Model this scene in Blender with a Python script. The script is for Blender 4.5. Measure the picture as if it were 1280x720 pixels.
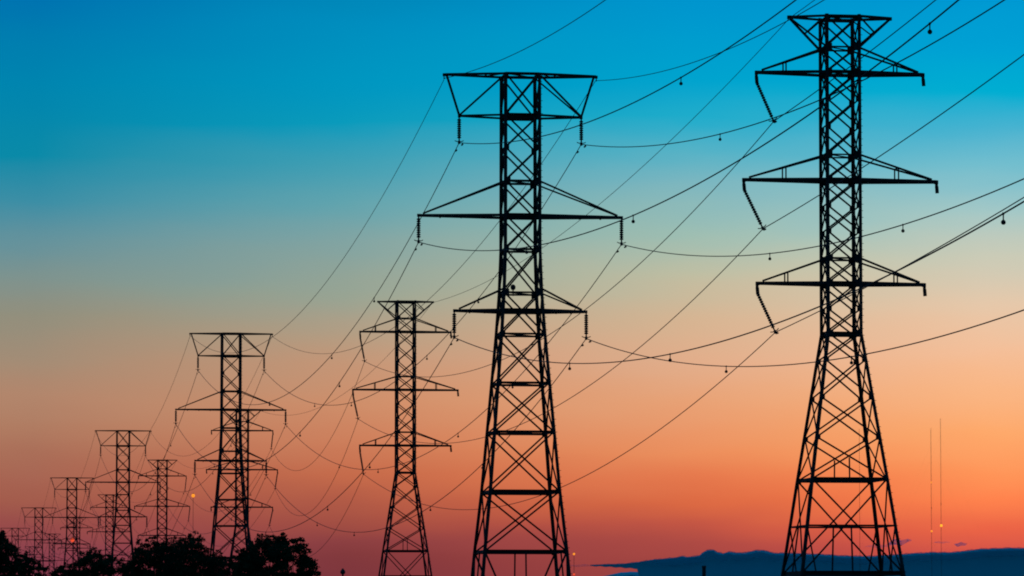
import bpy, math, random
import numpy as np
from mathutils import Vector, Matrix

SC = bpy.context.scene
COL = SC.collection
for o in list(bpy.data.objects):
    bpy.data.objects.remove(o)

# ------------------------------------------------------------------ camera
F, HZ, CZ = 5800.0, 792.0, 1.7            # focal length in photo pixels, horizon row, eye height
PITCH = math.atan((HZ - 360) / F)
cam_d = bpy.data.cameras.new('camera')
cam_d.sensor_width = 36
cam_d.lens = F / 1280 * 36
cam_d.clip_start = 0.5
cam_d.clip_end = 90000
cam = bpy.data.objects.new('camera', cam_d)
cam.location = (0, 0, CZ)
cam.rotation_euler = (math.pi / 2 + PITCH, 0, 0)
COL.objects.link(cam)
SC.camera = cam

SC.view_settings.view_transform = 'Standard'
SC.view_settings.look = 'None'
SC.view_settings.exposure = 0
SC.view_settings.gamma = 1
SC.render.film_transparent = False
SC.cycles.filter_width = 1.9      # the soft edge of a long telephoto lens


def lin(r, g, b):
    def f(c):
        c /= 255.0
        return c / 12.92 if c <= 0.04045 else ((c + 0.055) / 1.055) ** 2.4
    return (f(r), f(g), f(b), 1)


# ------------------------------------------------------------------ dusk sky (world)
world = bpy.data.worlds.new('World')
SC.world = world
world.use_nodes = True
nt = world.node_tree
nt.nodes.clear()
N, LK = nt.nodes, nt.links


def nn(t, **k):
    n = N.new(t)
    for a, v in k.items():
        setattr(n, a, v)
    return n


def mth(op, a, b=None, clamp=False):
    n = nn('ShaderNodeMath', operation=op, use_clamp=clamp)
    for i, v in enumerate((a, b)):
        if v is None:
            continue
        if isinstance(v, (int, float)):
            n.inputs[i].default_value = v
        else:
            LK.new(v, n.inputs[i])
    return n.outputs[0]


def mixc(f, a, b, mode='MIX'):
    n = nn('ShaderNodeMix', data_type='RGBA', blend_type=mode)
    for i, v in ((0, f), (6, a), (7, b)):
        if hasattr(v, 'links'):
            LK.new(v, n.inputs[i])
        else:
            n.inputs[i].default_value = v
    return n.outputs[2]


def smooth(v, a, b):
    n = nn('ShaderNodeMapRange', interpolation_type='SMOOTHSTEP')
    LK.new(v, n.inputs[0])
    n.inputs[1].default_value = a
    n.inputs[2].default_value = b
    return n.outputs[0]


def el(y):                                 # sine of the elevation seen at a photo row
    return math.sin(math.atan((HZ - y) / F))


SKY_SPAN = 0.2


def ramp(stops, fac):
    n = nn('ShaderNodeValToRGB')
    e = n.color_ramp.elements
    stops = sorted((el(y) / SKY_SPAN, c) for y, c in stops)
    e[0].position, e[0].color = stops[0][0], lin(*stops[0][1])
    e[1].position, e[1].color = stops[-1][0], lin(*stops[-1][1])
    for p, c in stops[1:-1]:
        k = e.new(p)
        k.color = lin(*c)
    n.color_ramp.interpolation = 'LINEAR'
    LK.new(fac, n.inputs[0])
    return n.outputs[0]


tc = nn('ShaderNodeTexCoord')
sep = nn('ShaderNodeSeparateXYZ')
LK.new(tc.outputs['Generated'], sep.inputs[0])
SX, SY, SZ = sep.outputs
# faint uneven bands of thin dusk haze
mp = nn('ShaderNodeMapping')
mp.inputs['Scale'].default_value = (16, 16, 75)
LK.new(tc.outputs['Generated'], mp.inputs[0])
nz = nn('ShaderNodeTexNoise')
nz.inputs['Scale'].default_value = 1.0
nz.inputs['Detail'].default_value = 3
LK.new(mp.outputs[0], nz.inputs['Vector'])
band = mth('MULTIPLY', mth('SUBTRACT', nz.outputs[0], 0.5), 0.008)
zz = mth('DIVIDE', mth('ADD', SZ, band), SKY_SPAN, True)
LEFT = [(792, (105, 48, 70)), (715, (130, 58, 76)), (690, (138, 64, 78)), (650, (152, 76, 74)), (622, (163, 92, 76)), (600, (167, 100, 82)),
        (572, (170, 110, 88)), (540, (176, 124, 98)), (505, (178, 134, 108)), (460, (165, 140, 117)), (402, (146, 143, 125)),
        (350, (125, 147, 143)), (305, (100, 146, 156)), (250, (60, 142, 165)), (200, (10, 138, 168)), (100, (0, 133, 175)),
        (0, (0, 116, 176)), (-200, (0, 75, 130))]
MIDL = [(792, (105, 42, 60)), (701, (131, 58, 61)), (680, (140, 64, 66)), (655, (160, 77, 67)), (625, (180, 93, 71)), (600, (197, 107, 75)),
        (551, (205, 127, 92)), (500, (206, 142, 106)), (460, (196, 150, 119)), (422, (182, 156, 129)), (362, (152, 164, 147)),
        (305, (128, 164, 163)), (250, (98, 164, 174)), (200, (64, 159, 180)), (150, (10, 155, 188)), (100, (0, 150, 192)),
        (25, (0, 141, 190)), (-200, (0, 85, 140))]
MIDR = [(792, (140, 55, 60)), (700, (165, 70, 66)), (680, (172, 74, 68)), (660, (195, 86, 68)), (632, (219, 105, 67)), (600, (230, 122, 78)),
        (565, (236, 142, 92)), (500, (232, 162, 118)), (450, (226, 173, 138)), (400, (214, 180, 146)), (340, (190, 190, 163)),
        (290, (158, 190, 178)), (230, (122, 182, 192)), (190, (85, 178, 198)), (150, (30, 172, 203)), (100, (0, 163, 206)),
        (0, (0, 150, 206)), (-200, (0, 92, 155))]
RIGHT = [(792, (170, 65, 65)), (715, (190, 75, 68)), (685, (214, 84, 72)), (660, (235, 100, 70)), (622, (255, 130, 77)), (590, (255, 148, 88)),
         (542, (254, 169, 107)), (490, (250, 182, 132)), (442, (244, 191, 153)), (390, (230, 200, 170)), (322, (202, 203, 183)),
         (270, (165, 200, 198)), (210, (115, 190, 206)), (162, (73, 179, 208)), (120, (0, 174, 210)), (60, (0, 162, 212)),
         (0, (0, 152, 210)), (-200, (0, 95, 160))]
az = mth('DIVIDE', SX, mth('MAXIMUM', SY, 0.02))


def linear(v, a, b):
    n = nn('ShaderNodeMapRange', interpolation_type='LINEAR')
    LK.new(v, n.inputs[0])
    n.inputs[1].default_value = a
    n.inputs[2].default_value = b
    return n.outputs[0]


sky = mixc(linear(az, -0.103, -0.036), ramp(LEFT, zz), ramp(MIDL, zz))
sky = mixc(linear(az, -0.036, 0.038), sky, ramp(MIDR, zz))
sky = mixc(linear(az, 0.038, 0.102), sky, ramp(RIGHT, zz))
# higher up and away from the afterglow the dusk sky is deep, dim blue
sky = mixc(smooth(SZ, 0.14, 0.5), sky, (0.001, 0.085, 0.2, 1))
sky = mixc(smooth(SY, 0.75, 0.1), sky, (0.001, 0.08, 0.195, 1))
bg = nn('ShaderNodeBackground')
bg.inputs[1].default_value = 1.0
LK.new(sky, bg.inputs[0])
wo = nn('ShaderNodeOutputWorld')
LK.new(bg.outputs[0], wo.inputs[0])


# ------------------------------------------------------------------ geometry of the place
cP, sP = math.cos(PITCH), math.sin(PITCH)


def ray(px, py):
    a, b = (px - 640) / F, (360 - py) / F
    return Vector((a, cP - b * sP, sP + b * cP))


def at(px, py, Y):
    r = ray(px, py)
    t = Y / r.y
    return Vector((r.x * t, Y, r.z * t + CZ))


def place(px, py, h):
    r = ray(px, py)
    t = (h - CZ) / r.z
    return Vector((r.x * t, r.y * t, 0))


_r = ray(-128, HZ)
PHI = math.atan2(_r.x, _r.y)                         # heading of both pylon rows
V = Vector((math.sin(PHI), math.cos(PHI), 0))        # along the rows, away from the camera
U = Vector((math.cos(PHI), -math.sin(PHI), 0))       # across the rows, to the right
HA, HB = 36.77, 39.47
TA = [(650.4, 93), (289, 416.5), (154, 538), (90, 597), (48.5, 634.5), (19, 660), (-2, 678)]
TB = [(1049.4, 20), (507, 376), (302.8, 512), (203, 574.5), (137, 618), (96, 646), (65, 667), (40, 683)]
PA = [place(x, y, HA) for x, y in TA]
PB = [place(x, y, HB) for x, y in TB]


# ------------------------------------------------------------------ helpers
def tag(o, label=None, cat=None, group=None, kind=None):
    for k, v in (('label', label), ('category', cat), ('group', group), ('kind', kind)):
        if v:
            o[k] = v
    return o


def link(o, parent=None):
    COL.objects.link(o)
    if parent:
        o.parent = parent
    return o


def empty(name, loc, rz=0):
    o = bpy.data.objects.new(name, None)
    o.location = loc
    o.rotation_euler = (0, 0, rz)
    o.empty_display_size = 1
    return link(o)


class MB:
    def __init__(s):
        s.v, s.f = [], []

    def add(s, vs, fs):
        n = len(s.v)
        s.v += [tuple(p) for p in vs]
        s.f += [tuple(i + n for i in f) for f in fs]

    def bar(s, a, b, w, prof='L', up=None, flip=1, d=None):
        """steel member from a to b; 'L' angle section, 'B' rectangular, 'R' round"""
        a, b = Vector(a), Vector(b)
        ax = (b - a).normalized()
        if up is None:
            up = Vector((0, 0, 1)) if abs(ax.z) < 0.9 else Vector((0, 1, 0))
        x = ax.cross(Vector(up)).normalized()
        y = x.cross(ax).normalized()
        if prof == 'L':
            t = w * 0.16
            h = w / 2
            pts = [(-h, -h), (h, -h), (h, -h + t), (-h + t, -h + t), (-h + t, h), (-h, h)]
            pts = [(p * flip, q) for p, q in pts]
        elif prof == 'B':
            h, g = w / 2, (d or w) / 2
            pts = [(-h, -g), (h, -g), (h, g), (-h, g)]
        else:
            n = 6
            pts = [(w / 2 * math.cos(2 * math.pi * k / n), w / 2 * math.sin(2 * math.pi * k / n)) for k in range(n)]
        n = len(pts)
        vs = [a + x * p + y * q for p, q in pts] + [b + x * p + y * q for p, q in pts]
        fs = [(i, (i + 1) % n, n + (i + 1) % n, n + i) for i in range(n)] + [tuple(range(n - 1, -1, -1)), tuple(range(n, 2 * n))]
        s.add(vs, fs)

    def plate(s, c, ux, uy, t=0.02):
        c, ux, uy = Vector(c), Vector(ux), Vector(uy)
        nrm = ux.cross(uy).normalized() * t / 2
        k = [c - ux - uy, c + ux - uy, c + ux + uy, c - ux + uy]
        vs = [p - nrm for p in k] + [p + nrm for p in k]
        s.add(vs, [(0, 3, 2, 1), (4, 5, 6, 7), (0, 1, 5, 4), (1, 2, 6, 5), (2, 3, 7, 6), (3, 0, 4, 7)])

    def lathe(s, prof, c=(0, 0, 0), n=10):
        c = Vector(c)
        vs, fs = [], []
        for r, z in prof:
            for k in range(n):
                a = 2 * math.pi * k / n
                vs.append(c + Vector((r * math.cos(a), r * math.sin(a), z)))
        for i in range(len(prof) - 1):
            for k in range(n):
                fs.append((i * n + k, i * n + (k + 1) % n, (i + 1) * n + (k + 1) % n, (i + 1) * n + k))
        fs.append(tuple(range(n - 1, -1, -1)))
        m = (len(prof) - 1) * n
        fs.append(tuple(range(m, m + n)))
        s.add(vs, fs)

    def tube(s, pts, r, n=6):
        """constant or tapered tube along a list of points"""
        pts = [Vector(p) for p in pts]
        rr = r if isinstance(r, (list, tuple)) else [r] * len(pts)
        base = len(s.v)
        for i, p in enumerate(pts):
            d = (pts[min(i + 1, len(pts) - 1)] - pts[max(i - 1, 0)]).normalized()
            ref = Vector((0, 0, 1)) if abs(d.z) < 0.9 else Vector((1, 0, 0))
            x = d.cross(ref).normalized()
            y = x.cross(d)
            for k in range(n):
                a = 2 * math.pi * k / n
                s.v.append(tuple(p + (x * math.cos(a) + y * math.sin(a)) * rr[i]))
        for i in range(len(pts) - 1):
            for k in range(n):
                s.f.append((base + i * n + k, base + i * n + (k + 1) % n, base + (i + 1) * n + (k + 1) % n, base + (i + 1) * n + k))
        s.f.append(tuple(base + k for k in range(n - 1, -1, -1)))
        m = base + (len(pts) - 1) * n
        s.f.append(tuple(m + k for k in range(n)))

    def mesh(s, name, mat):
        me = bpy.data.meshes.new(name)
        me.from_pydata(s.v, [], s.f)
        me.update()
        if mat:
            me.materials.append(mat)
        return me

    def build(s, name, mat, parent=None):
        return link(bpy.data.objects.new(name, s.mesh(name, mat)), parent)


def material(name, base, rough=0.7, metal=0.0, spec=0.3, vary=0.3, scale=2.0, emit=None, estr=0):
    m = bpy.data.materials.new(name)
    m.use_nodes = True
    t = m.node_tree
    b = t.nodes['Principled BSDF']
    b.inputs['Roughness'].default_value = rough
    b.inputs['Metallic'].default_value = metal
    b.inputs['Specular IOR Level'].default_value = spec
    c = t.nodes.new('ShaderNodeTexCoord')
    n = t.nodes.new('ShaderNodeTexNoise')
    n.inputs['Scale'].default_value = scale
    n.inputs['Detail'].default_value = 5
    t.links.new(c.outputs['Object'], n.inputs['Vector'])
    r = t.nodes.new('ShaderNodeValToRGB')
    r.color_ramp.elements[0].position = 0.3
    r.color_ramp.elements[1].position = 0.7
    r.color_ramp.elements[0].color = tuple(x * (1 - vary) for x in base) + (1,)
    r.color_ramp.elements[1].color = tuple(min(1, x * (1 + vary)) for x in base) + (1,)
    t.links.new(n.outputs[0], r.inputs[0])
    t.links.new(r.outputs[0], b.inputs['Base Color'])
    if emit:
        b.inputs['Emission Color'].default_value = emit + (1,)
        b.inputs['Emission Strength'].default_value = estr
    return m


M = {
    'steel': material('weathered_steel', (0.032, 0.029, 0.027), 0.75, 0.0, 0.2, 0.35, 1.5),
    'wire': material('aged_conductor', (0.04, 0.042, 0.045), 0.7, 0.0, 0.2, 0.2, 0.5),
    'glass': material('brown_porcelain', (0.035, 0.02, 0.014), 0.45, 0.0, 0.3, 0.2, 6),
    'rubber': material('dark_damper', (0.03, 0.03, 0.03), 0.8, 0.0, 0.2, 0.2, 6),
    'bark': material('bark', (0.05, 0.035, 0.025), 0.9, 0.0, 0.1, 0.4, 4),
    'leaf': material('foliage', (0.03, 0.042, 0.014), 0.8, 0.0, 0.1, 0.5, 0.7),
    'ground': material('rough_grass', (0.05, 0.058, 0.028), 0.95, 0.0, 0.1, 0.5, 0.35),
    'concrete': material('concrete', (0.25, 0.24, 0.22), 0.9, 0.0, 0.2, 0.25, 3),
    'mast': material('red_oxide_mast_paint', (0.2, 0.03, 0.02), 0.6, 0.0, 0.2, 0.2, 0.1),
    'pole': material('dark_pole_paint', (0.04, 0.04, 0.04), 0.6, 0.0, 0.2, 0.2, 2),
    'amber': material('amber_lamp_glow', (0.8, 0.4, 0.1), 0.5, 0, 0.3, 0.05, 1, (1.0, 0.3, 0.015), 1.15),
    'yellow': material('yellow_lamp_glow', (0.8, 0.5, 0.1), 0.5, 0, 0.3, 0.05, 1, (1.0, 0.42, 0.02), 1.3),
    'red': material('red_lamp_glow', (0.8, 0.1, 0.05), 0.5, 0, 0.3, 0.05, 1, (1.0, 0.09, 0.03), 0.9),
    'cloud': material('dusk_cloud', (0.6, 0.8, 0.88), 1.0, 0, 0.0, 0.06, 0.0012),
}

# ------------------------------------------------------------------ ground
g = MB()
NX = 24
xs = [-60000 + 120000 * i / NX for i in range(NX + 1)]
vs = [(x, y, 0) for y in xs for x in xs]
g.add(vs, [(j * (NX + 1) + i, j * (NX + 1) + i + 1, (j + 1) * (NX + 1) + i + 1, (j + 1) * (NX + 1) + i) for j in range(NX) for i in range(NX)])
tag(g.build('ground', M['ground']), 'flat dark grassland the pylons stand on', kind='structure')

# ------------------------------------------------------------------ dusk cloud bank far off
rnd = random.Random(5)
CY = 15000.0
top = [(738, 706.5), (760, 705.5), (780, 705), (800, 702.5), (815, 700), (830, 698.5), (842, 697.5), (852, 695.5), (860, 696.5), (868, 695.5),
       (874, 694.5), (879, 690.5), (885, 687.5), (892, 687.2), (897, 690.5), (904, 692), (911, 689.5), (918, 690.8), (930, 691),
       (938, 689.5), (945, 688), (955, 687.8), (963, 690.5), (972, 691.5), (985, 691.2), (1000, 692), (1015, 692.5), (1030, 693), (1048, 694.5),
       (1065, 695), (1085, 695.4), (1105, 694.2), (1125, 693), (1140, 691.8), (1155, 691), (1170, 690.4), (1185, 690.8), (1200, 689.5),
       (1215, 687.5), (1230, 686), (1245, 685.6), (1262, 685), (1280, 685.3), (1310, 684), (1360, 682), (1420, 684), (1500, 690)]
fine = []
for (x0, y0), (x1, y1) in zip(top, top[1:]):
    k = max(1, int((x1 - x0) / 1.6))
    for i in range(k):
        t = i / k
        fine.append((x0 + (x1 - x0) * t, y0 + (y1 - y0) * t))
fine.append(top[-1])
nf = len(fine)


def lump(x, s):
    return (math.sin(x * 0.31 + s) + 0.7 * math.sin(x * 0.83 + 2 * s) + 0.6 * math.sin(x * 1.9 + s * 3 + math.sin(x * 0.23) * 2)) * 0.3


rows = []
ND = 7
for j in range(ND):                                   # front to back, rounded cross-section 2.4 km deep
    f = j / (ND - 1)
    dep = CY + 2400 * f
    drop = (0.9 if j in (0, ND - 1) else 0.0) * 1.5
    row = []
    for i, (x, y) in enumerate(fine):
        e = min(1, i / 25.0)
        ds = 0.02 + 0.98 * max(0, min(1, (x - 800) / 120)) ** 1.3
        dep = CY + 2400 * f * ds
        q = at(x, y + lump(x, j * 1.3) * e + abs(f - 0.3) * 4 * e * ds + drop * e * ds, dep)
        row.append(Vector((q.x, dep, q.z)))
    rows.append(row)
cb = MB()
vs, fs = [], []
for r_ in rows:
    vs += r_
for j in range(ND - 1):
    for i in range(nf - 1):
        fs.append((j * nf + i, j * nf + i + 1, (j + 1) * nf + i + 1, (j + 1) * nf + i))
# underside: ragged lower edge; the left end of the bank is only a thin shelf
nb = len(vs)
for rr in (rows[0], rows[-1]):
    for i, (x, y) in enumerate(fine):
        if x < 797:
            yb = 707.4 + 3.4 * ((x - 738) / 59) ** 1.3 + 0.4 * math.sin(x * 0.5)
        else:
            yb = 710.8 + min(70, (x - 797) * 4)
        q = at(x, yb, CY)
        vs.append(Vector((q.x, rr[i].y, q.z)))
for i in range(nf - 1):
    fs.append((i, nb + i, nb + i + 1, i + 1))
    fs.append((nb + i, nb + nf + i, nb + nf + i + 1, nb + i + 1))
    b0 = (ND - 1) * nf
    fs.append((b0 + i, b0 + i + 1, nb + nf + i + 1, nb + nf + i))
fs.append((0, nb) + (nb + nf,) + tuple(j * nf for j in range(ND - 1, 0, -1)))
cb.add(vs, fs)
cloud = cb.build('cloud_bank', M['cloud'])
edge_m = material('thin_cloud_edge', (0.45, 0.6, 0.75), 1.0, 0, 0.0, 0.08, 0.002)
edge_m.node_tree.nodes['Principled BSDF'].inputs['Alpha'].default_value = 0.28
for lift, sd in ((0.3, 7.0), (0.9, 19.0)):
    eb = MB()
    tops = [at(x, y - lift + 1.1 * lump(x * 1.3, sd) * min(1, i / 25.0), CY - 60 * lift) for i, (x, y) in enumerate(fine)]
    n0 = len(tops)
    bots = [Vector((q.x, q.y, q.z - 3 - 23 * min(1, max(0, (i - 35) / 25)))) for i, q in enumerate(tops)]
    back = [Vector((q.x, q.y + 30, q.z - 3)) for q in tops]
    eb.add(tops + bots + back, [(i, n0 + i, n0 + i + 1, i + 1) for i in range(n0 - 1)] + [(i, i + 1, 2 * n0 + i + 1, 2 * n0 + i) for i in range(n0 - 1)])
    eb.build('vapour_edge', edge_m, cloud)
tag(cloud, 'long dark blue cloud bank lying low along the horizon at the right', kind='structure')


def wisp(px, py, wpx, hpx, seed, mat, Y=15500.0, tilt=0.0):
    """thin ragged cloud shred: flattened lumpy blob"""
    rn = random.Random(seed)
    c = at(px, py, Y)
    k = Y / F
    mb = MB()
    nu, nv = 40, 9
    vs = []
    ph = [rn.uniform(0, 6) for _ in range(6)]
    for j in range(nv):
        th = -math.pi / 2 + math.pi * (j + 0.5) / nv
        for i in range(nu):
            a = 2 * math.pi * i / nu
            rr = 1 + 0.22 * math.sin(3 * a + ph[0]) + 0.16 * math.sin(7 * a + ph[1] + th) + 0.12 * math.sin(11 * a + ph[2])
            x = math.cos(a) * math.cos(th) * wpx / 2 * k * rr
            y = math.sin(a) * math.cos(th) * wpx / 3 * k * rr
            z = math.sin(th) * hpx / 2 * k * (1 + 0.45 * math.sin(5 * a + ph[3])) + x * tilt + 0.22 * hpx * k * math.sin(x / (wpx * k) * 9 + ph[4])
            vs.append((x, y, z))
    fs = [(j * nu + i, j * nu + (i + 1) % nu, (j + 1) * nu + (i + 1) % nu, (j + 1) * nu + i) for j in range(nv - 1) for i in range(nu)]
    fs += [tuple(range(nu - 1, -1, -1)), tuple(range((nv - 1) * nu, nv * nu))]
    mb.add(vs, fs)
    o = mb.build('cloud', mat)
    o.location = c
    return o


def thin_cloud(name, alpha):
    m = material(name, (0.2, 0.5, 0.75), 1.0, 0, 0.0, 0.1, 0.002)
    m.node_tree.nodes['Principled BSDF'].inputs['Alpha'].default_value = alpha
    return m


tc_a, tc_b = thin_cloud('thin_cloud', 0.27), thin_cloud('thinner_cloud', 0.11)
tag(wisp(1122, 678, 26, 5.0, 1, tc_a, tilt=0.12), 'small dark cloud shred just above the bank behind the right pylon', 'cloud')
tag(wisp(1098, 683, 24, 2.5, 2, tc_b), 'faint flat cloud wisp left of the dark shred behind the right pylon', 'cloud')
tag(wisp(1176, 678, 18, 1.6, 3, tc_b), 'faint cloud streak crossing the foot of the taller far mast', 'cloud')
tag(wisp(1200, 680.5, 13, 3.2, 4, tc_a, tilt=0.08), 'small dark cloud shred to the right of the two far masts', 'cloud')
tag(wisp(727, 707, 34, 1.8, 6, tc_b), 'faint thin cloud streak at the tip of the cloud bank', 'cloud')
tag(wisp(815, 724, 150, 11, 7, M['cloud'], Y=15200), 'low blue cloud layer beneath the left tip of the bank', 'cloud')


# ------------------------------------------------------------------ pylons
def lerp(tab, z):
    for (z0, w0), (z1, w1) in zip(tab, tab[1:]):
        if z0 >= z >= z1:
            return w0 + (w1 - w0) * (z0 - z) / (z0 - z1)
    return tab[-1][1]


def legs_and_bracing(wtab, nodes, rings, posts, leg_w, dia_w, ring_w, root_parts, knots=(), extra=None):
    """four tapered corner legs plus the X bracing of the four faces"""
    def corner(z, sx, sy):
        h = lerp(wtab, z) / 2
        return Vector((sx * h, sy * h, z))
    zt, zb = wtab[0][0], wtab[-1][0]
    breaks = [z for z, _ in wtab]
    for sx in (-1, 1):
        for sy in (-1, 1):
            m = MB()
            for za, zc in zip(breaks, breaks[1:]):
                m.bar(corner(za, sx, sy), corner(zc, sx, sy), leg_w, 'L', up=(0, -sy, 0), flip=sx * sy)
            m.plate(corner(zb, sx, sy) + Vector((0, 0, 0.15)), (0.25, 0, 0), (0, 0.25, 0), 0.05)
            root_parts.append(('leg', m.mesh('leg', M['steel'])))
            # concrete footing
            q = MB()
            q.lathe([(0.55, -0.4), (0.5, 0.14)], corner(zb, sx, sy), 12)
            root_parts.append(('footing', q.mesh('footing', M['concrete'])))
    b = MB()
    faces = [((-1, -1), (1, -1), (0, -1, 0)), ((-1, 1), (1, 1), (0, 1, 0)), ((-1, -1), (-1, 1), (-1, 0, 0)), ((1, -1), (1, 1), (1, 0, 0))]
    for za, zc in zip(nodes, nodes[1:]):
        for fi, (p, q, nrm) in enumerate(faces):
            off = Vector(nrm) * 0.03
            d = 1 if fi != 1 else -1
            b.bar(corner(za, *p) + off, corner(zc, *q) + off, dia_w, 'L', up=nrm)
            b.bar(corner(zc, *p) - off, corner(za, *q) - off, dia_w, 'L', up=nrm, flip=-1)
            # gusset plate where the diagonals meet
            ca = (corner(za, *p) + corner(zc, *q)) / 2
        for sx in (-1, 1):
            for sy in (-1, 1):
                c = corner(zc, sx, sy)
                b.plate(c + Vector((-sx * 0.1, sy * 0.02, 0)), (0.13, 0, 0), (0, 0, 0.16), 0.015)
                b.plate(c + Vector((sx * 0.02, -sy * 0.1, 0)), (0, 0.13, 0), (0, 0, 0.16), 0.015)
    for z, w in rings:
        for p, q, nrm in faces:
            b.bar(corner(z, *p), corner(z, *q), w, 'L', up=nrm)
        b.bar(corner(z, -1, -1), corner(z, 1, 1), dia_w * 0.8, 'L')
    for z0, z1, fx in posts:                          # vertical hangers / redundant members on the front and back faces
        for sy in (-1, 1):
            for sx in (-1, 1):
                h0, h1 = lerp(wtab, z0) / 2, lerp(wtab, z1) / 2
                b.bar((fx * sx * 0.001, sy * h0, z0), (fx * sx * 0.001, sy * h1, z1), dia_w * 0.9, 'L') if sx == 1 else None
        for sx in (-1, 1):
            h0, h1 = lerp(wtab, z0) / 2, lerp(wtab, z1) / 2
            b.bar((sx * h0, 0, z0), (sx * h1, 0, z1), dia_w * 0.9, 'L')
    for z in knots:                                   # large gusset plates where the arms tie in
        for sx in (-1, 1):
            for sy in (-1, 1):
                c = corner(z, sx, sy)
                b.plate(c + Vector((-sx * 0.12, sy * 0.035, 0)), (0.2, 0, 0), (0, 0, 0.22), 0.02)
                b.plate(c + Vector((sx * 0.035, -sy * 0.12, 0)), (0, 0.2, 0), (0, 0, 0.2), 0.02)
    if extra:
        extra(b)
    root_parts.append(('lattice_bracing', b.mesh('lattice_bracing', M['steel'])))
    # step bolts up one leg
    s = MB()
    z = 3.0
    i = 0
    for za, zc in zip(breaks, breaks[1:]):
        o_ = Vector((leg_w * 0.4, -0.02, 0))
        s.bar(corner(za, 1, -1) + o_, corner(zc, 1, -1) + o_, 0.05, 'B')
    while z < zt - 0.5:
        c = corner(z, 1, -1)
        dx = Vector((0.13, 0, 0)) if i % 2 == 0 else Vector((0.08, -0.1, 0))
        s.bar(c + Vector((leg_w * 0.3, 0, 0)), c + dx + Vector((leg_w * 0.4, 0, 0)), 0.035, 'R')
        z += 0.4
        i += 1
    root_parts.append(('step_bolts', s.mesh('step_bolts', M['steel'])))


def insulator_mesh(length, n, rad):
    m = MB()
    m.bar((0, 0, 0), (0, 0, -length), 0.1, 'R', up=(1, 0, 0))
    z = -0.16
    step = (length - 0.36) / n
    for k in range(n):
        m.lathe([(0.055, z + step * 0.46), (0.085, z + step * 0.34), (rad * 0.88, z + step * 0.14), (rad, z - step * 0.2), (rad * 0.8, z - step * 0.36), (0.06, z - step * 0.46)], n=12)
        z -= step
    # suspension clamp with its short armour rod
    m.lathe([(0.05, -length + 0.14), (0.09, -length + 0.05), (0.09, -length - 0.04), (0.04, -length - 0.09)], n=8)
    m.bar((0, -0.34, -length + 0.0), (0, 0.34, -length + 0.0), 0.075, 'R')
    m.tube([(-0.28, 0, -length + 0.13), (-0.14, 0, -length + 0.07), (0, 0, -length + 0.1), (0.14, 0, -length + 0.07), (0.28, 0, -length + 0.13)], 0.03, 6)
    return m.mesh('insulator_string', M['glass'])


INS_A = insulator_mesh(1.6, 9, 0.135)
INS_B = insulator_mesh(2.45, 15, 0.12)


def tip_pair(x, gap):
    return [Vector((x, -gap / 2, 0)), Vector((x, gap / 2, 0))]


# ---- row with the wide flat tops
A_W = [(36.77, 2.13), (25.66, 2.17), (22.95, 2.36), (20.38, 2.7), (10.5, 4.34), (6.78, 5.12), (0.0, 6.3)]
A_NODES = [36.7, 34.1, 32.05, 29.95, 27.8, 25.66, 22.95, 20.35, 17.28, 14.22, 10.5, 6.78]
A_RINGS = [(36.7, 0.17), (34.08, 0.24), (29.95, 0.14), (27.8, 0.22), (25.66, 0.13), (22.95, 0.11), (21.84, 0.2),
           (20.35, 0.12), (17.28, 0.14), (14.22, 0.15), (10.5, 0.22), (6.78, 0.2)]


def arm_A(kind):
    m = MB()
    if kind == 'top':
        zt, zb, ht, hb, w = 36.7, 34.1, 4.78, 3.86, 1.07
        for s in (-1, 1):
            for sy in (-1, 1):
                m.bar((s * ht, sy * 0.08, zt), (s * w, sy * w, zt), 0.15, 'L')
                m.bar((s * hb, sy * 0.08, zb), (s * w, sy * w, zb), 0.13, 'L')
                m.bar((s * hb, sy * 0.08, zb + 0.03), (s * (w + 0.1), sy * (w - 0.02), zt - 0.12), 0.1, 'L', flip=s)
            m.bar((s * (ht - 0.12), 0, zt - 0.05), (s * hb, 0, zb), 0.13, 'L')
            for f in (0.3, 0.62):                      # plan bracing between the two chords
                xx = w + (ht - w) * f
                yy = w + (0.08 - w) * f
                m.bar((s * xx, -yy, zt), (s * xx, yy, zt), 0.07, 'L')
            m.bar((s * w, -w, zt), (s * (w + (ht - w) * 0.3), w + (0.08 - w) * 0.3, zt), 0.07, 'L')
            m.plate((s * ht, 0, zt - 0.03), (0.13, 0, 0), (0, 0, 0.09), 0.16)
            m.bar((s * (ht + 0.05), 0, zt), (s * (ht + 0.05), 0, zt - 0.3), 0.06, 'R')
            m.plate((s * hb, 0, zb - 0.02), (0.09, 0, 0), (0, 0, 0.09), 0.12)
        for sy in (-1, 1):
            m.bar((-w, sy * w, zt), (w, sy * w, zt), 0.12, 'L')
    else:
        zb, zs, h = (27.8, 29.95, 6.4) if kind == 'wide' else (21.84, 23.2, 4.13)
        w = lerp(A_W, zb) / 2
        ws = lerp(A_W, zs) / 2
        for s in (-1, 1):
            for sy in (-1, 1):
                m.bar((s * h, sy * 0.08, zb), (s * w, sy * w, zb), 0.17, 'L')
                m.bar((s * (h - 0.25), sy * 0.07, zb + 0.12), (s * ws, sy * ws, zs), 0.1, 'L', flip=s)
            for f in ((0.25, 0.5, 0.75) if kind == 'wide' else (0.35, 0.68)):
                xx = w + (h - w) * f
                yy = w + (0.08 - w) * f
                m.bar((s * xx, -yy, zb), (s * xx, yy, zb), 0.07, 'L')
                m.plate((s * xx, 0, zb - 0.1), (0.05, 0, 0), (0, 0, 0.06), 0.05)
            m.plate((s * h, 0, zb), (0.11, 0, 0), (0, 0, 0.09), 0.16)
        for sy in (-1, 1):
            m.bar((-w, sy * w, zb + 0.02), (w, sy * w, zb + 0.02), 0.17, 'L')
    return m.mesh('crossarm', M['steel'])


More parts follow.
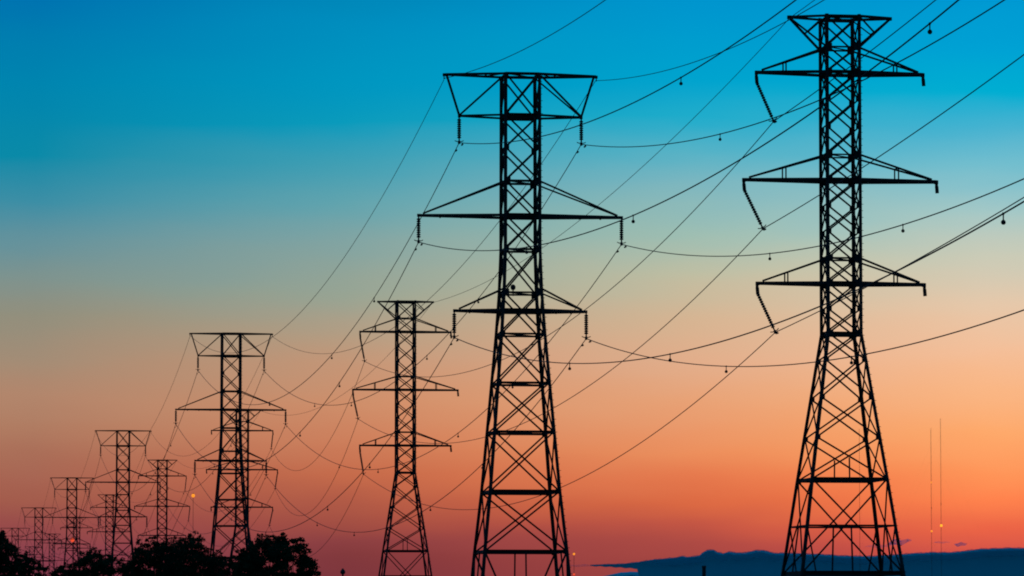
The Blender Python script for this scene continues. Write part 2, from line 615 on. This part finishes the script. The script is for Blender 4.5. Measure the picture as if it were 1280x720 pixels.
def base_A(kb):
    """K bracing and hangers of the lowest panel"""
    h1, h0 = 5.12 / 2, 6.3 / 2
    for sy in (-1, 1):
        for sx in (-1, 1):
            kb.bar((sx * h1, sy * h1, 6.78), (sx * 0.1, sy * (h0 - 0.1), 1.0), 0.11, 'L')
            kb.bar((sx * h1, sy * h1, 6.78), (sx * h0 * 0.96, sy * 0.1, 1.0), 0.1, 'L')


A_PARTS = []
legs_and_bracing(A_W, A_NODES, A_RINGS, [(6.78, 0.95, 0)], 0.2, 0.1, 0.12, A_PARTS, (29.95, 22.95), base_A)
A_ARMS = [(arm_A('top'), 3.87, 34.0), (arm_A('wide'), 6.42, 27.72), (arm_A('low'), 4.17, 21.76)]


def build_A(loc, label):
    r = empty('lattice_pylon', loc, -PHI)
    tag(r, label, 'pylon', 'pylons with wide flat tops, left row')
    for n, me in A_PARTS:
        link(bpy.data.objects.new(n, me), r)
    for me, hx, hz in A_ARMS:
        arm = link(bpy.data.objects.new('crossarm', me), r)
        for s in (-1, 1):
            i = link(bpy.data.objects.new('insulator_string', INS_A), arm)
            i.location = (s * hx, 0, hz)
    return r


A_LABELS = [
    'largest flat-topped lattice pylon, black steel, standing in the centre of the photo',
    'second largest flat-topped lattice pylon, a smaller pylon hidden behind its right legs',
    'flat-topped lattice pylon rising between two trees, next beyond the one by the rounded tree',
    'flat-topped lattice pylon with a red light glowing at its foot',
    'flat-topped lattice pylon standing just left of the one with the red light',
    'very small flat-topped lattice pylon whose foot is hidden by the tree at the left edge',
    'farthest flat-topped lattice pylon, cut by the left edge of the photo above the tree',
]
towersA = [build_A(p, l) for p, l in zip(PA, A_LABELS)]

# ---- row with the flared funnel tops
B_W = [(39.47, 2.0), (19.91, 2.02), (11.02, 4.6), (5.34, 6.18), (0.0, 7.7)]
B_NODES = [39.3, 37.5, 35.92, 34.25, 32.55, 30.84, 29.32, 27.72, 26.15, 24.51, 22.99, 21.4, 19.91, 18.3, 16.0, 13.56, 11.02, 5.34]
B_RINGS = [(39.3, 0.18), (37.45, 0.1), (35.92, 0.2), (30.84, 0.09), (29.32, 0.18), (24.51, 0.1), (22.99, 0.18), (19.91, 0.2),
           (11.02, 0.2), (8.2, 0.11), (5.34, 0.26)]
def base_B(kb):
    """hangers and the redundant members of the lower panels"""
    a2, a1 = 4.6 / 2, 6.18 / 2
    for sy in (-1, 1):
        kb.bar((0, sy * 2.24, 12.3), (0, sy * a2, 11.05), 0.08, 'L')
        kb.bar((0, sy * 2.7, 8.2), (0, sy * a1, 5.4), 0.09, 'L')
        for sx in (-1, 1):
            kb.bar((sx * 2.7, sy * 2.7, 8.2), (sx * 2.25, sy * a1, 5.4), 0.08, 'L')
            kb.bar((sx * a1, sy * a1, 5.34), (sx * 0.1, sy * 3.65, 0.9), 0.1, 'L')
            kb.bar((sx * a1, sy * a1, 5.34), (sx * 3.65, sy * 0.1, 0.9), 0.1, 'L')
    for sx in (-1, 1):
        kb.bar((sx * 2.7, 0, 8.2), (sx * a1, 0, 5.4), 0.09, 'L')


B_PARTS = []
legs_and_bracing(B_W, B_NODES, B_RINGS, [], 0.2, 0.095, 0.12, B_PARTS, (37.45, 35.92, 30.84, 29.32, 24.51, 22.99, 19.91), base_B)


def arm_B(kind):
    m = MB()
    if kind == 'peak':
        zt, zb, ht, w = 39.36, 37.5, 3.12, 1.0
        for s in (-1, 1):
            for sy in (-1, 1):
                m.bar((s * ht, sy * 0.12, zt), (s * w, sy * w, zt), 0.15, 'L')
                m.bar((s * (ht - 0.05), sy * 0.1, zt - 0.1), (s * (w + 0.08), sy * w, zb), 0.12, 'L', flip=s)
                xm, ym, zm = (ht + w) / 2 - 0.02, (0.1 + w) / 2, (zt + zb) / 2
                m.bar((s * xm, sy * ym, zm), (s * (w + 0.1), sy * (w + 0.02), zt - 0.1), 0.085, 'L')
            m.bar((s * (ht + w) / 2, -0.55, zt), (s * (ht + w) / 2, 0.55, zt), 0.07, 'L')
            m.bar((s * (ht + w) / 2, -0.55, zb + 0.95), (s * (ht + w) / 2, 0.55, zb + 0.95), 0.06, 'L')
            m.plate((s * ht, 0, zt - 0.02), (0.13, 0, 0), (0, 0, 0.1), 0.26)
        for sy in (-1, 1):
            m.bar((-w, sy * w, zt + 0.01), (w, sy * w, zt + 0.01), 0.15, 'L')
        return m.mesh('peak_frame', M['steel'])
    zb, zs, h, fx = {'top': (35.92, 37.42, 5.17, 3.45), 'mid': (29.32, 30.84, 5.98, 3.5), 'low': (22.99, 24.5, 5.17, 3.4)}[kind]
    w = 1.01
    for s in (-1, 1):
        for sy in (-1, 1):
            m.bar((s * h, sy * 0.12, zb), (s * w, sy * w, zb), 0.19, 'L')
            m.bar((s * (h - 0.3), sy * 0.1, zb + 0.14), (s * w, sy * w, zs), 0.11, 'L', flip=s)
            f = (fx - w) / (h - w)
            yy = w + (0.12 - w) * f
            zz_ = zs + (zb + 0.14 - zs) * (fx - w) / (h - 0.3 - w)
            m.bar((s * fx, sy * yy, zb), (s * fx, sy * yy, zz_), 0.09, 'L')
        m.bar((s * fx, -yy, zz_), (s * fx, yy, zz_), 0.08, 'L')
        m.bar((s * fx, -yy, zb), (s * fx, yy, zb), 0.08, 'L')
        m.bar((s * w, -w, zb), (s * fx, yy, zb), 0.07, 'L')
        m.plate((s * h, 0, zb - 0.02), (0.11, 0, 0), (0, 0, 0.11), 0.24)
        # knee plates under the arm next to the body
        m.plate((s * (w + 0.22), -w * 0.9, zb - 0.12), (0.2, 0, 0), (0, 0, 0.08), 0.02)
    for sy in (-1, 1):
        m.bar((-w, sy * w, zb + 0.02), (w, sy * w, zb + 0.02), 0.18, 'L')
    return m.mesh('crossarm', M['steel'])


hg = MB()
hg.bar((0, 0, 0), (0, 0, -0.28), 0.16, 'B')
hg.bar((0, -0.04, -0.2), (0.05, 0.04, -0.62), 0.2, 'B', d=0.12)
HANGER = hg.mesh('hanger', M['steel'])
B_ARMS = [('peak', arm_B('peak'), 0, 0), ('t', arm_B('top'), 5.2, 35.85), ('w', arm_B('mid'), 6.0, 29.25), ('l', arm_B('low'), 5.2, 22.92)]
# conductor clamps in pylon coordinates (across, height)
B_CLAMP = [dict(t=(-4.13, 32.91), w=(-4.82, 26.32), l=(-4.08, 20.0)),
           dict(t=(-4.67, 32.54), w=(-5.4, 25.99), l=(-4.76, 19.72)),
           dict(t=(4.93, 32.84), w=(5.62, 26.08), l=(4.67, 19.88))] + [dict(t=(4.95, 32.75), w=(5.72, 26.1), l=(4.9, 19.85))] * 5


def build_B(idx, loc, label):
    r = empty('lattice_pylon', loc, -PHI)
    tag(r, label, 'pylon', 'pylons with flared funnel tops, right row')
    for n, me in B_PARTS:
        link(bpy.data.objects.new(n, me), r)
    for k, me, hx, hz in B_ARMS:
        arm = link(bpy.data.objects.new(me.name.split('.')[0], me), r)
        if k == 'peak':
            continue
        cu, ch = B_CLAMP[idx][k]
        for s in (-1, 1):
            h = link(bpy.data.objects.new('hanger', HANGER), arm)
            h.location = (s * hx, 0, hz)
        s = -1 if cu < 0 else 1
        a = Vector((s * hx, 0, hz - 0.5))
        b = Vector((cu, 0, ch))
        i = link(bpy.data.objects.new('insulator_string', INS_B), arm)
        i.location = a
        d = (b - a)
        i.rotation_euler = (0, math.atan2(-d.x, -d.z), 0)
        i.scale = (1, 1, d.length / 2.45)
    return r


B_LABELS = [
    'tallest lattice pylon at the right, flared funnel top, slanting insulators on its left arms',
    'flared-top lattice pylon standing between the big central pylon and the one near the rounded tree',
    'flared-top lattice pylon almost hidden behind the right legs of the second flat-topped pylon',
    'flared-top lattice pylon left of the amber street lamp, its foot behind the broad tree',
    'small flared-top lattice pylon half hidden behind the third largest flat-topped pylon',
    'small flared-top lattice pylon overlapping the right side of the pylon with the red light',
    'very small flared-top lattice pylon between the two flat-topped pylons at the far left',
    'farthest and smallest flared-top lattice pylon, beside the flat-topped one at far left',
]
towersB = [build_B(i, p, l) for i, (p, l) in enumerate(zip(PB, B_LABELS))]

# small round fitting fixed on the front ring of the nearest flat-topped pylon
k = MB()
k.lathe([(0.04, 0.0), (0.04, 0.12), (0.11, 0.15), (0.16, 0.24), (0.16, 0.36), (0.1, 0.45), (0.03, 0.48)], (-0.62, -1.2, 22.95), 12)
k.bar((-0.62, -1.2, 22.7), (-0.62, -1.2, 23.05), 0.07, 'R')
k.build('round_fitting', M['rubber'], towersA[0])


# ------------------------------------------------------------------ conductors
def pt(P, u, h):
    q = P + U * u
    return Vector((q.x, q.y, h))


def span(a, b, sag, n):
    out = []
    for i in range(n + 1):
        t = i / n
        p = a + (b - a) * t
        p.z -= 4 * sag * t * (1 - t)
        out.append(p)
    return out


pend = MB()
pend.bar((0, 0, 0.03), (0, 0, -0.26), 0.045, 'R', up=(1, 0, 0))
pend.lathe([(0.03, 0.04), (0.05, 0.0), (0.03, -0.04)], n=8)
pend.lathe([(0.03, -0.2), (0.065, -0.23), (0.085, -0.28), (0.07, -0.33), (0.03, -0.36)], n=10)
PEND = pend.mesh('hanging_weight', M['rubber'])
dm = MB()
dm.bar((0, 0, 0.03), (0, 0, -0.1), 0.05, 'R', up=(1, 0, 0))
dm.bar((0, -0.2, -0.1), (0, 0.2, -0.1), 0.03, 'R')
dm.bar((0, -0.26, -0.11), (0, -0.12, -0.11), 0.11, 'R')
dm.bar((0, 0.12, -0.11), (0, 0.26, -0.11), 0.11, 'R')
DAMP = dm.mesh('vibration_damper', M['rubber'])


def wire(points_spans, r, label, group, weights=(), dampers=()):
    """points_spans: list of point lists; one continuous conductor"""
    pts = []
    for sp in points_spans:
        pts += sp if not pts else sp[1:]
    m = MB()
    o0 = pts[0]
    m.tube([p - o0 for p in pts], r, 6)
    o = m.build('overhead_wire', M['wire'])
    o.location = o0
    tag(o, label, 'overhead wire', group)
    for si, fr in weights:
        sp = points_spans[si]
        f = fr * (len(sp) - 1)
        i = int(f)
        p = sp[i].lerp(sp[i + 1], f - i)
        w = link(bpy.data.objects.new('hanging_weight', PEND), o)
        w.location = p - o0
        w.rotation_euler = (0, 0, -PHI)
    for si, dist in dampers:
        sp = points_spans[si]
        acc, i = 0, 0
        seq = sp if dist > 0 else sp[::-1]
        D = abs(dist)
        while acc + (seq[i + 1] - seq[i]).length < D:
            acc += (seq[i + 1] - seq[i]).length
            i += 1
        p = seq[i].lerp(seq[i + 1], (D - acc) / (seq[i + 1] - seq[i]).length)
        w = link(bpy.data.objects.new('vibration_damper', DAMP), o)
        w.location = p - o0
        w.rotation_euler = (0, 0, -PHI)
    return o


mA = 0.05 / math.cos(PHI)
A_AT = dict(sL=(-95 * mA, 36.45), sR=(95 * mA, 36.45), tL=(-3.87, 32.4), tR=(3.87, 32.4), wL=(-6.42, 26.12), wR=(6.42, 26.12),
            lL=(-4.17, 20.16), lR=(4.17, 20.16))
# where each wire is held on the pylon behind the camera: across, height gain, sag of that span
A_NEAR = dict(sL=(0.86, 3.76, 5.97), sR=(-1.24, 4.72, 7.4), tL=(1.69, 3.93, 7.31), tR=(1.62, 3.98, 7.72), wL=(3.08, 4.66, 7.59),
              wR=(1.07, 3.6, 7.64), lL=(1.56, 2.16, 7.02), lR=(2.48, 3.93, 7.73))
A_WL = dict(
    sL='thin earth wire on the left tips of the flat top beams, left row',
    sR='thin earth wire on the right tips of the flat top beams, left row',
    tL='power line on the upper left insulators of the flat-topped pylons',
    tR='power line on the upper right insulators of the flat-topped pylons',
    wL='power line hung from the left ends of the widest arms of the flat-topped pylons',
    wR='power line hung from the right ends of the widest arms of the flat-topped pylons',
    lL='power line hung from the left ends of the lowest arms of the flat-topped pylons',
    lR='power line hung from the right ends of the lowest arms of the flat-topped pylons')
A_WT = dict(sL=[], sR=[], tL=[0.37], tR=[0.222], wL=[0.212, 0.365, 0.635], wR=[0.227, 0.375], lL=[0.223, 0.365, 0.657], lR=[0.217, 0.36])
for k in A_AT:
    u, h = A_AT[k]
    nu_, dh, sg = A_NEAR[k]
    p0 = PA[0] - V * 215
    spans = [span(pt(p0, u + nu_, h + dh), pt(PA[0], u, h), sg, 90)]
    for i in range(len(PA) - 1):
        L_ = (PA[i + 1] - PA[i]).length
        sg2 = (7.8 if k[0] == 's' else 9.2) * (L_ / 254.3) ** 2
        spans.append(span(pt(PA[i], u, h), pt(PA[i + 1], u, h), sg2, 70 if i < 3 else 30))
    wts = [(0, 1 - f) for f in A_WT[k]]
    dps = []
    if k[0] != 's':
        wts += [(1, f) for f in (0.205, 0.337, 0.585, 0.738)] + [(2, f) for f in (0.205, 0.337, 0.585, 0.738)]
        dps = [(0, -1.5), (1, 1.6), (1, -1.5), (2, 1.6)]
    wire(spans, 0.021 if k[0] == 's' else 0.028, A_WL[k], 'wires of the flat-topped pylon row', wts, dps)

B_AT0 = dict(s=(-3.1, 39.3), t=B_CLAMP[0]['t'], w=B_CLAMP[0]['w'], l=B_CLAMP[0]['l'])
B_NEAR = dict(s=2.09, t=1.49, w=1.44, l=1.3)
B_WL = dict(s='thin earth wire strung from the flared tops of the right row of pylons',
            t='power line on the slanting insulators of the top arms of the flared-top pylons',
            w='power line on the slanting insulators of the middle arms of the flared-top pylons',
            l='power line on the slanting insulators of the lowest arms of the flared-top pylons')
for k in 'stwl':
    u, h = B_AT0[k]
    p0 = PB[0] - V * 151.93 - U * 0.97
    spans = [span(pt(p0, u, h + 8.12), pt(PB[0], u, h), B_NEAR[k], 60)]
    for i in range(len(PB) - 1):
        if k == 's':
            a = (u, h) if i == 0 else (3.1, 39.3)
            b = (3.1, 39.3)
            sg = 3.0 if i == 0 else 5.0
        else:
            a, b = B_CLAMP[i][k], B_CLAMP[i + 1][k]
            sg = 7.0 if i == 0 else 7.4
        spans.append(span(pt(PB[i], *a), pt(PB[i + 1], *b), sg, 70 if i < 3 else 30))
    dps = [] if k == 's' else [(0, -0.6)]
    wire(spans, 0.021 if k == 's' else 0.028, B_WL[k], 'wires of the flared-top pylon row', (), dps)


# ------------------------------------------------------------------ trees
def leaves(clusters, per, size, seed):
    rn = np.random.default_rng(seed)
    P, S = [], []
    for (c, r, k) in clusters:
        n = int(per * k)
        d = rn.normal(size=(n, 3))
        d /= np.linalg.norm(d, axis=1)[:, None]
        rad = rn.random(n) ** 0.45
        el_ = np.array([rn.uniform(0.8, 1.35), rn.uniform(0.8, 1.35), rn.uniform(0.55, 0.95)])
        P.append(np.array(c) + d * rad[:, None] * r * el_)
    P = np.concatenate(P)
    n = len(P)
    a = rn.normal(size=(n, 3)); a /= np.linalg.norm(a, axis=1)[:, None]
    b = rn.normal(size=(n, 3)); b -= a * (a * b).sum(1)[:, None]; b /= np.linalg.norm(b, axis=1)[:, None]
    s = size * rn.uniform(0.6, 1.3, n)[:, None]
    q = np.stack([P - a * s * 0.62, P + b * s * 0.3 - a * 0.05 * s, P + a * s * 0.62, P - b * s * 0.3 + a * 0.1 * s], 1).reshape(-1, 3)
    return q


def tree(label, Y, profile, ybot, trunks, seed, name='broadleaf_tree', rpx=8.0, leaf=0.17, per=120, step=6.0, skip=0.12, tufts=1.0, gaps=()):
    """profile: the crown's upper edge; crown fills downwards to ybot in clumps with gaps"""
    rn = random.Random(seed)
    k = Y / F
    x0, x1 = profile[0][0], profile[-1][0]
    cx = (x0 + x1) / 2
    half = (x1 - x0) / 2

    def topy(x):
        for (xa, ya), (xb, yb) in zip(profile, profile[1:]):
            if xa <= x <= xb:
                return ya + (yb - ya) * (x - xa) / (xb - xa + 1e-6)
        return 800
    cl = []
    x = x0 + rpx * 0.4
    while x < x1 - rpx * 0.3:
        ty = topy(x)
        y = ty + rpx * 0.75
        first = True
        while y < ybot:
            inset = 0
            frac = max(0.0, min(1.0, (y - ty) / max(1, ybot - ty)))
            xs_ = cx + (x - cx) * (1 - 0.25 * frac ** 3)
            r = rpx * rn.uniform(0.75, 1.15)
            if first:
                r = rpx * rn.uniform(0.55, 0.85)
                y = ty + r * 0.8
            gx, gy = xs_ + rn.uniform(-2, 2), y + rn.uniform(-1.5, 1.5)
            hit = any((gx - a) ** 2 + (gy - b) ** 2 < (g_ + r * 0.55) ** 2 for a, b, g_ in gaps)
            if not hit and not (rn.random() < skip and not first):
                lat = math.sqrt(max(0.05, 1 - ((x - cx) / half) ** 2))
                for _ in range(1 if first else 2):
                    p = at(gx, gy, Y)
                    dy = rn.uniform(-1, 1) * half * k * 0.8 * lat * (0.25 if first else 1)
                    # hold the size of the clump, spread in real depth
                    cl.append(((p.x, p.y + dy, p.z), r * k, 0.75 if first else 1.0))
            y += r * 1.15
            first = False
        x += step
    # ragged twigs that stick out of the crown
    nt_ = int((x1 - x0) / 4.5 * tufts)
    for _ in range(nt_):
        xx = rn.uniform(x0, x1)
        p = at(xx, topy(xx) - rn.uniform(-1, 3.6), Y)
        cl.append(((p.x, p.y + rn.uniform(-1, 1), p.z), rn.uniform(1.4, 3.8) * k, 0.2))
    for _ in range(nt_):
        sd = rn.choice((-1, 1))
        xx = (x0 if sd < 0 else x1) + sd * rn.uniform(-2, 2.5)
        yy = rn.uniform(topy(x0 + 1 if sd < 0 else x1 - 1), ybot)
        p = at(xx - sd * 0.25 * half * ((yy - 680) / (ybot - 680 + 1)) ** 3 if yy > 680 else xx, yy, Y)
        cl.append(((p.x, p.y, p.z), rn.uniform(1.8, 4) * k, 0.18))
    base = at(trunks[0], HZ, Y)
    root = empty(name, (base.x, Y, 0))
    tag(root, label, 'tree')
    off = np.array([base.x, Y, 0])
    q = leaves([(np.array(c) - off, r, w) for c, r, w in cl], per, leaf, seed)
    n = len(q) // 4
    me = bpy.data.meshes.new('crown')
    me.vertices.add(len(q))
    me.vertices.foreach_set('co', q.astype(np.float32).ravel())
    me.loops.add(len(q))
    me.loops.foreach_set('vertex_index', np.arange(len(q), dtype=np.int32))
    me.polygons.add(n)
    me.polygons.foreach_set('loop_start', np.arange(0, len(q), 4, dtype=np.int32))
    me.update(calc_edges=True)
    me.validate()
    me.materials.append(M['leaf'])
    link(bpy.data.objects.new('crown', me), root)
    t = MB()
    zc = at(cx, ybot - 6, Y).z
    for ti, tx in enumerate(trunks):
        bx_ = at(tx, HZ, Y).x - base.x
        pts = []
        for j in range(7):
            f = j / 6
            pts.append((bx_ + 0.18 * math.sin(3 * f + ti) + 0.05 * rn.uniform(-1, 1), 0.15 * math.sin(2 * f + ti * 2), -0.1 + (zc + 1.0) * f))
        r0 = max(0.12, half * k * 0.05)
        t.tube(pts, [r0 * (1.35 if j == 0 else 1 - 0.5 * j / 6) for j in range(7)], 8)
        mine = [c for c in cl if abs(c[0][0] - base.x - bx_) < half * k / len(trunks) * 1.3]
        rn.shuffle(mine)
        for c, r, w in mine[:34]:
            st = Vector(pts[rn.randint(3, 6)])
            en = Vector((c[0] - off[0], c[1] - off[1], c[2]))
            if en.z < st.z * 0.7:
                continue
            mid = st.lerp(en, 0.5) + Vector((rn.uniform(-.2, .2), rn.uniform(-.2, .2), 0.15))
            t.tube([st, mid, en], [r0 * 0.32, r0 * 0.2, 0.02], 5)
    t.build('trunk', M['bark'], root)
    return root


tree('broad black tree in front of the second flat-topped pylon, left of the rounded tree', 380,
     [(163, 699), (169, 686), (174, 679), (182, 676), (192, 674), (204, 676), (214, 673), (224, 676), (234, 672), (240, 669), (248, 668),
      (253, 673), (251, 679), (257, 688), (265, 690), (273, 690), (281, 697), (286, 712)], 758, (205, 245), 11, rpx=8, skip=0.05)
tree('rounded black tree at the right end of the tree line with gaps in its crown', 350,
     [(291, 712), (297, 697), (304, 689), (311, 683), (318, 678), (324, 671), (330, 672), (337, 674), (342, 669), (348, 667), (355, 669),
      (360, 673), (367, 672), (373, 674), (379, 677), (384, 683), (387, 693), (391, 697), (395, 704), (398, 716)], 760, (338, 366), 12,
     rpx=7.5, skip=0.06, gaps=((334, 705, 1), (368, 709, 2.5), (384, 690, 3)))
tree('sparse black tree between the broad tree and the rounded tree, low and leafy', 366,
     [(276, 714), (282, 706), (288, 699), (294, 694), (301, 690), (308, 692), (314, 700)], 756, (296,), 13, rpx=5, skip=0.42, per=70)
tree('black tree cut by the left edge of the photo', 330,
     [(-60, 690), (-45, 674), (-30, 664), (-15, 662), (-5, 665), (3, 668), (9, 676), (15, 679), (19, 688), (21, 700), (24, 714)], 765, (-30, -2), 14,
     rpx=8, skip=0.05)
tree('low ragged black tree in front of the two leftmost small pylons', 400,
     [(17, 700), (22, 693), (28, 695), (34, 692), (38, 699), (44, 703), (52, 707), (60, 711)], 756, (32, 48), 15, rpx=5, skip=0.25, per=90)
tree('small low black tree at the foot of the pylon with the red light', 420,
     [(66, 716), (72, 709), (80, 707), (88, 708), (95, 710), (102, 714)], 755, (84,), 16, rpx=5, skip=0.1)
tree('small black tree between the red light and the broad tree', 400,
     [(97, 712), (100, 695), (105, 689), (113, 688), (121, 690), (127, 693), (135, 696), (143, 697), (150, 701), (158, 702), (166, 704), (172, 712)],
     756, (115, 146), 17, rpx=6.5, skip=0.14)


# ------------------------------------------------------------------ far masts with obstruction lights
def mast(px, ytop, lights, label, Y, w=0.55):
    p = at(px, ytop, Y)
    H = p.z
    root = empty('radio_mast', (p.x, Y, 0))
    tag(root, label, 'radio mast', 'far radio masts at the right')
    m = MB()
    cs = [Vector((w / 2 * math.cos(a), w / 2 * math.sin(a), 0)) for a in (0.3, 2.39, 4.49)]
    for c in cs:
        m.bar(c, c + Vector((0, 0, H)), 0.055, 'R')
    z, i = 0.0, 0
    while z < H - 1.2:
        for j in range(3):
            a, b = cs[j], cs[(j + 1) % 3]
            m.bar(a + Vector((0, 0, z)), b + Vector((0, 0, z + 1.2)), 0.03, 'B')
        z += 1.2
    m.build('lattice_shaft', M['mast'], root)
    for y, r, mt in lights:
        q = MB()
        zz_ = at(px, y, Y).z
        q.lathe([(r * 0.6, -r), (r, -r * 0.5), (r, r * 0.5), (r * 0.5, r)], (0, -w * 0.6 - r, zz_), 10)
        q.build('obstruction_light', M[mt], root)
    gw = MB()
    for a in (0.5, 2.6, 4.7):
        for f in (0.45, 0.92):
            gw.tube([(0, 0, H * f), (math.cos(a) * H * 0.45, math.sin(a) * H * 0.45, 0)], 0.007, 4)
    gw.build('guy_wires', M['wire'], root)
    return root


mast(1163.5, 535, [(603, 0.4, 'amber'), (635, 0.3, 'mast'), (664, 0.6, 'amber')], 'thin red lattice radio mast, the shorter one of the close pair at the right', 3000, 0.5)
mast(1175.5, 523, [(657, 0.8, 'yellow'), (630, 0.3, 'mast')], 'thin red lattice radio mast with bright yellow lamp, taller one of the close pair', 3000, 0.62)
mast(1074, 536, [], 'very faint thin radio mast seen through the legs of the right pylon', 3400, 0.36)


# ------------------------------------------------------------------ small lamps and posts on the skyline
def lamp_pole(px, y, Y, rad, mt, label, pole_r=0.07, name='street_lamp', cat='street lamp', extra=None):
    p = at(px, y, Y)
    root = empty(name, (p.x, Y, 0))
    tag(root, label, cat)
    m = MB()
    m.tube([(0, 0, 0), (0, 0, p.z * 0.5), (0, 0, p.z - rad)], [pole_r * 1.5, pole_r * 1.2, pole_r], 8)
    m.lathe([(pole_r * 3, -0.05), (pole_r * 2.6, 0.25)], n=8)
    m.build('pole', M['pole'], root)
    g_ = MB()
    g_.lathe([(rad * 0.3, -rad), (rad * 0.8, -rad * 0.6), (rad, 0), (rad * 0.8, rad * 0.6), (rad * 0.3, rad)], (0, 0, p.z), 14)
    g_.build('lamp_globe', M[mt], root)
    c = MB()
    c.lathe([(rad * 0.5, rad * 0.98), (rad * 0.35, rad * 1.25), (0.02, rad * 1.35)], (0, 0, p.z), 10)
    c.build('lamp_cap', M['pole'], root)
    if extra:
        z2 = at(px, extra[0], Y).z
        e = MB()
        e.lathe([(extra[1], -extra[1]), (extra[1], extra[1])], (0, -pole_r - extra[1], z2), 10)
        e.build('red_lamp', M['red'], root)
    return root


lamp_pole(241.5, 619.5, 560, 0.22, 'amber', 'glowing amber street lamp on a thin pole above the broad tree', 0.022)
lamp_pole(717.5, 692.5, 620, 0.16, 'amber', 'small glowing amber street lamp just right of the central pylon legs', 0.025, extra=(718, 0.13))
lamp_pole(428.5, 715, 420, 0.24, 'pole', 'unlit round street lamp between the rounded tree and the second flared-top pylon', 0.08)
lamp_pole(90.5, 675, 1100, 0.5, 'red', 'round red signal light glowing behind the fourth flat-topped pylon', 0.06, 'signal_light', 'signal light')

# short dark stack in front of the cloud bank
p = at(880, 709, 640)
root = empty('smokestack', (p.x, 640, 0))
tag(root, 'short dark stack standing in front of the cloud bank between the two big pylons', 'smokestack')
m = MB()
m.lathe([(0.4, 0), (0.3, p.z * 0.5), (0.26, p.z)], n=16)
m.build('shaft', M['pole'], root)
m = MB()
m.lathe([(0.26, p.z - 0.1), (0.31, p.z - 0.05), (0.31, p.z + 0.16), (0.26, p.z + 0.2)], n=16)
m.build('rim', M['pole'], root)
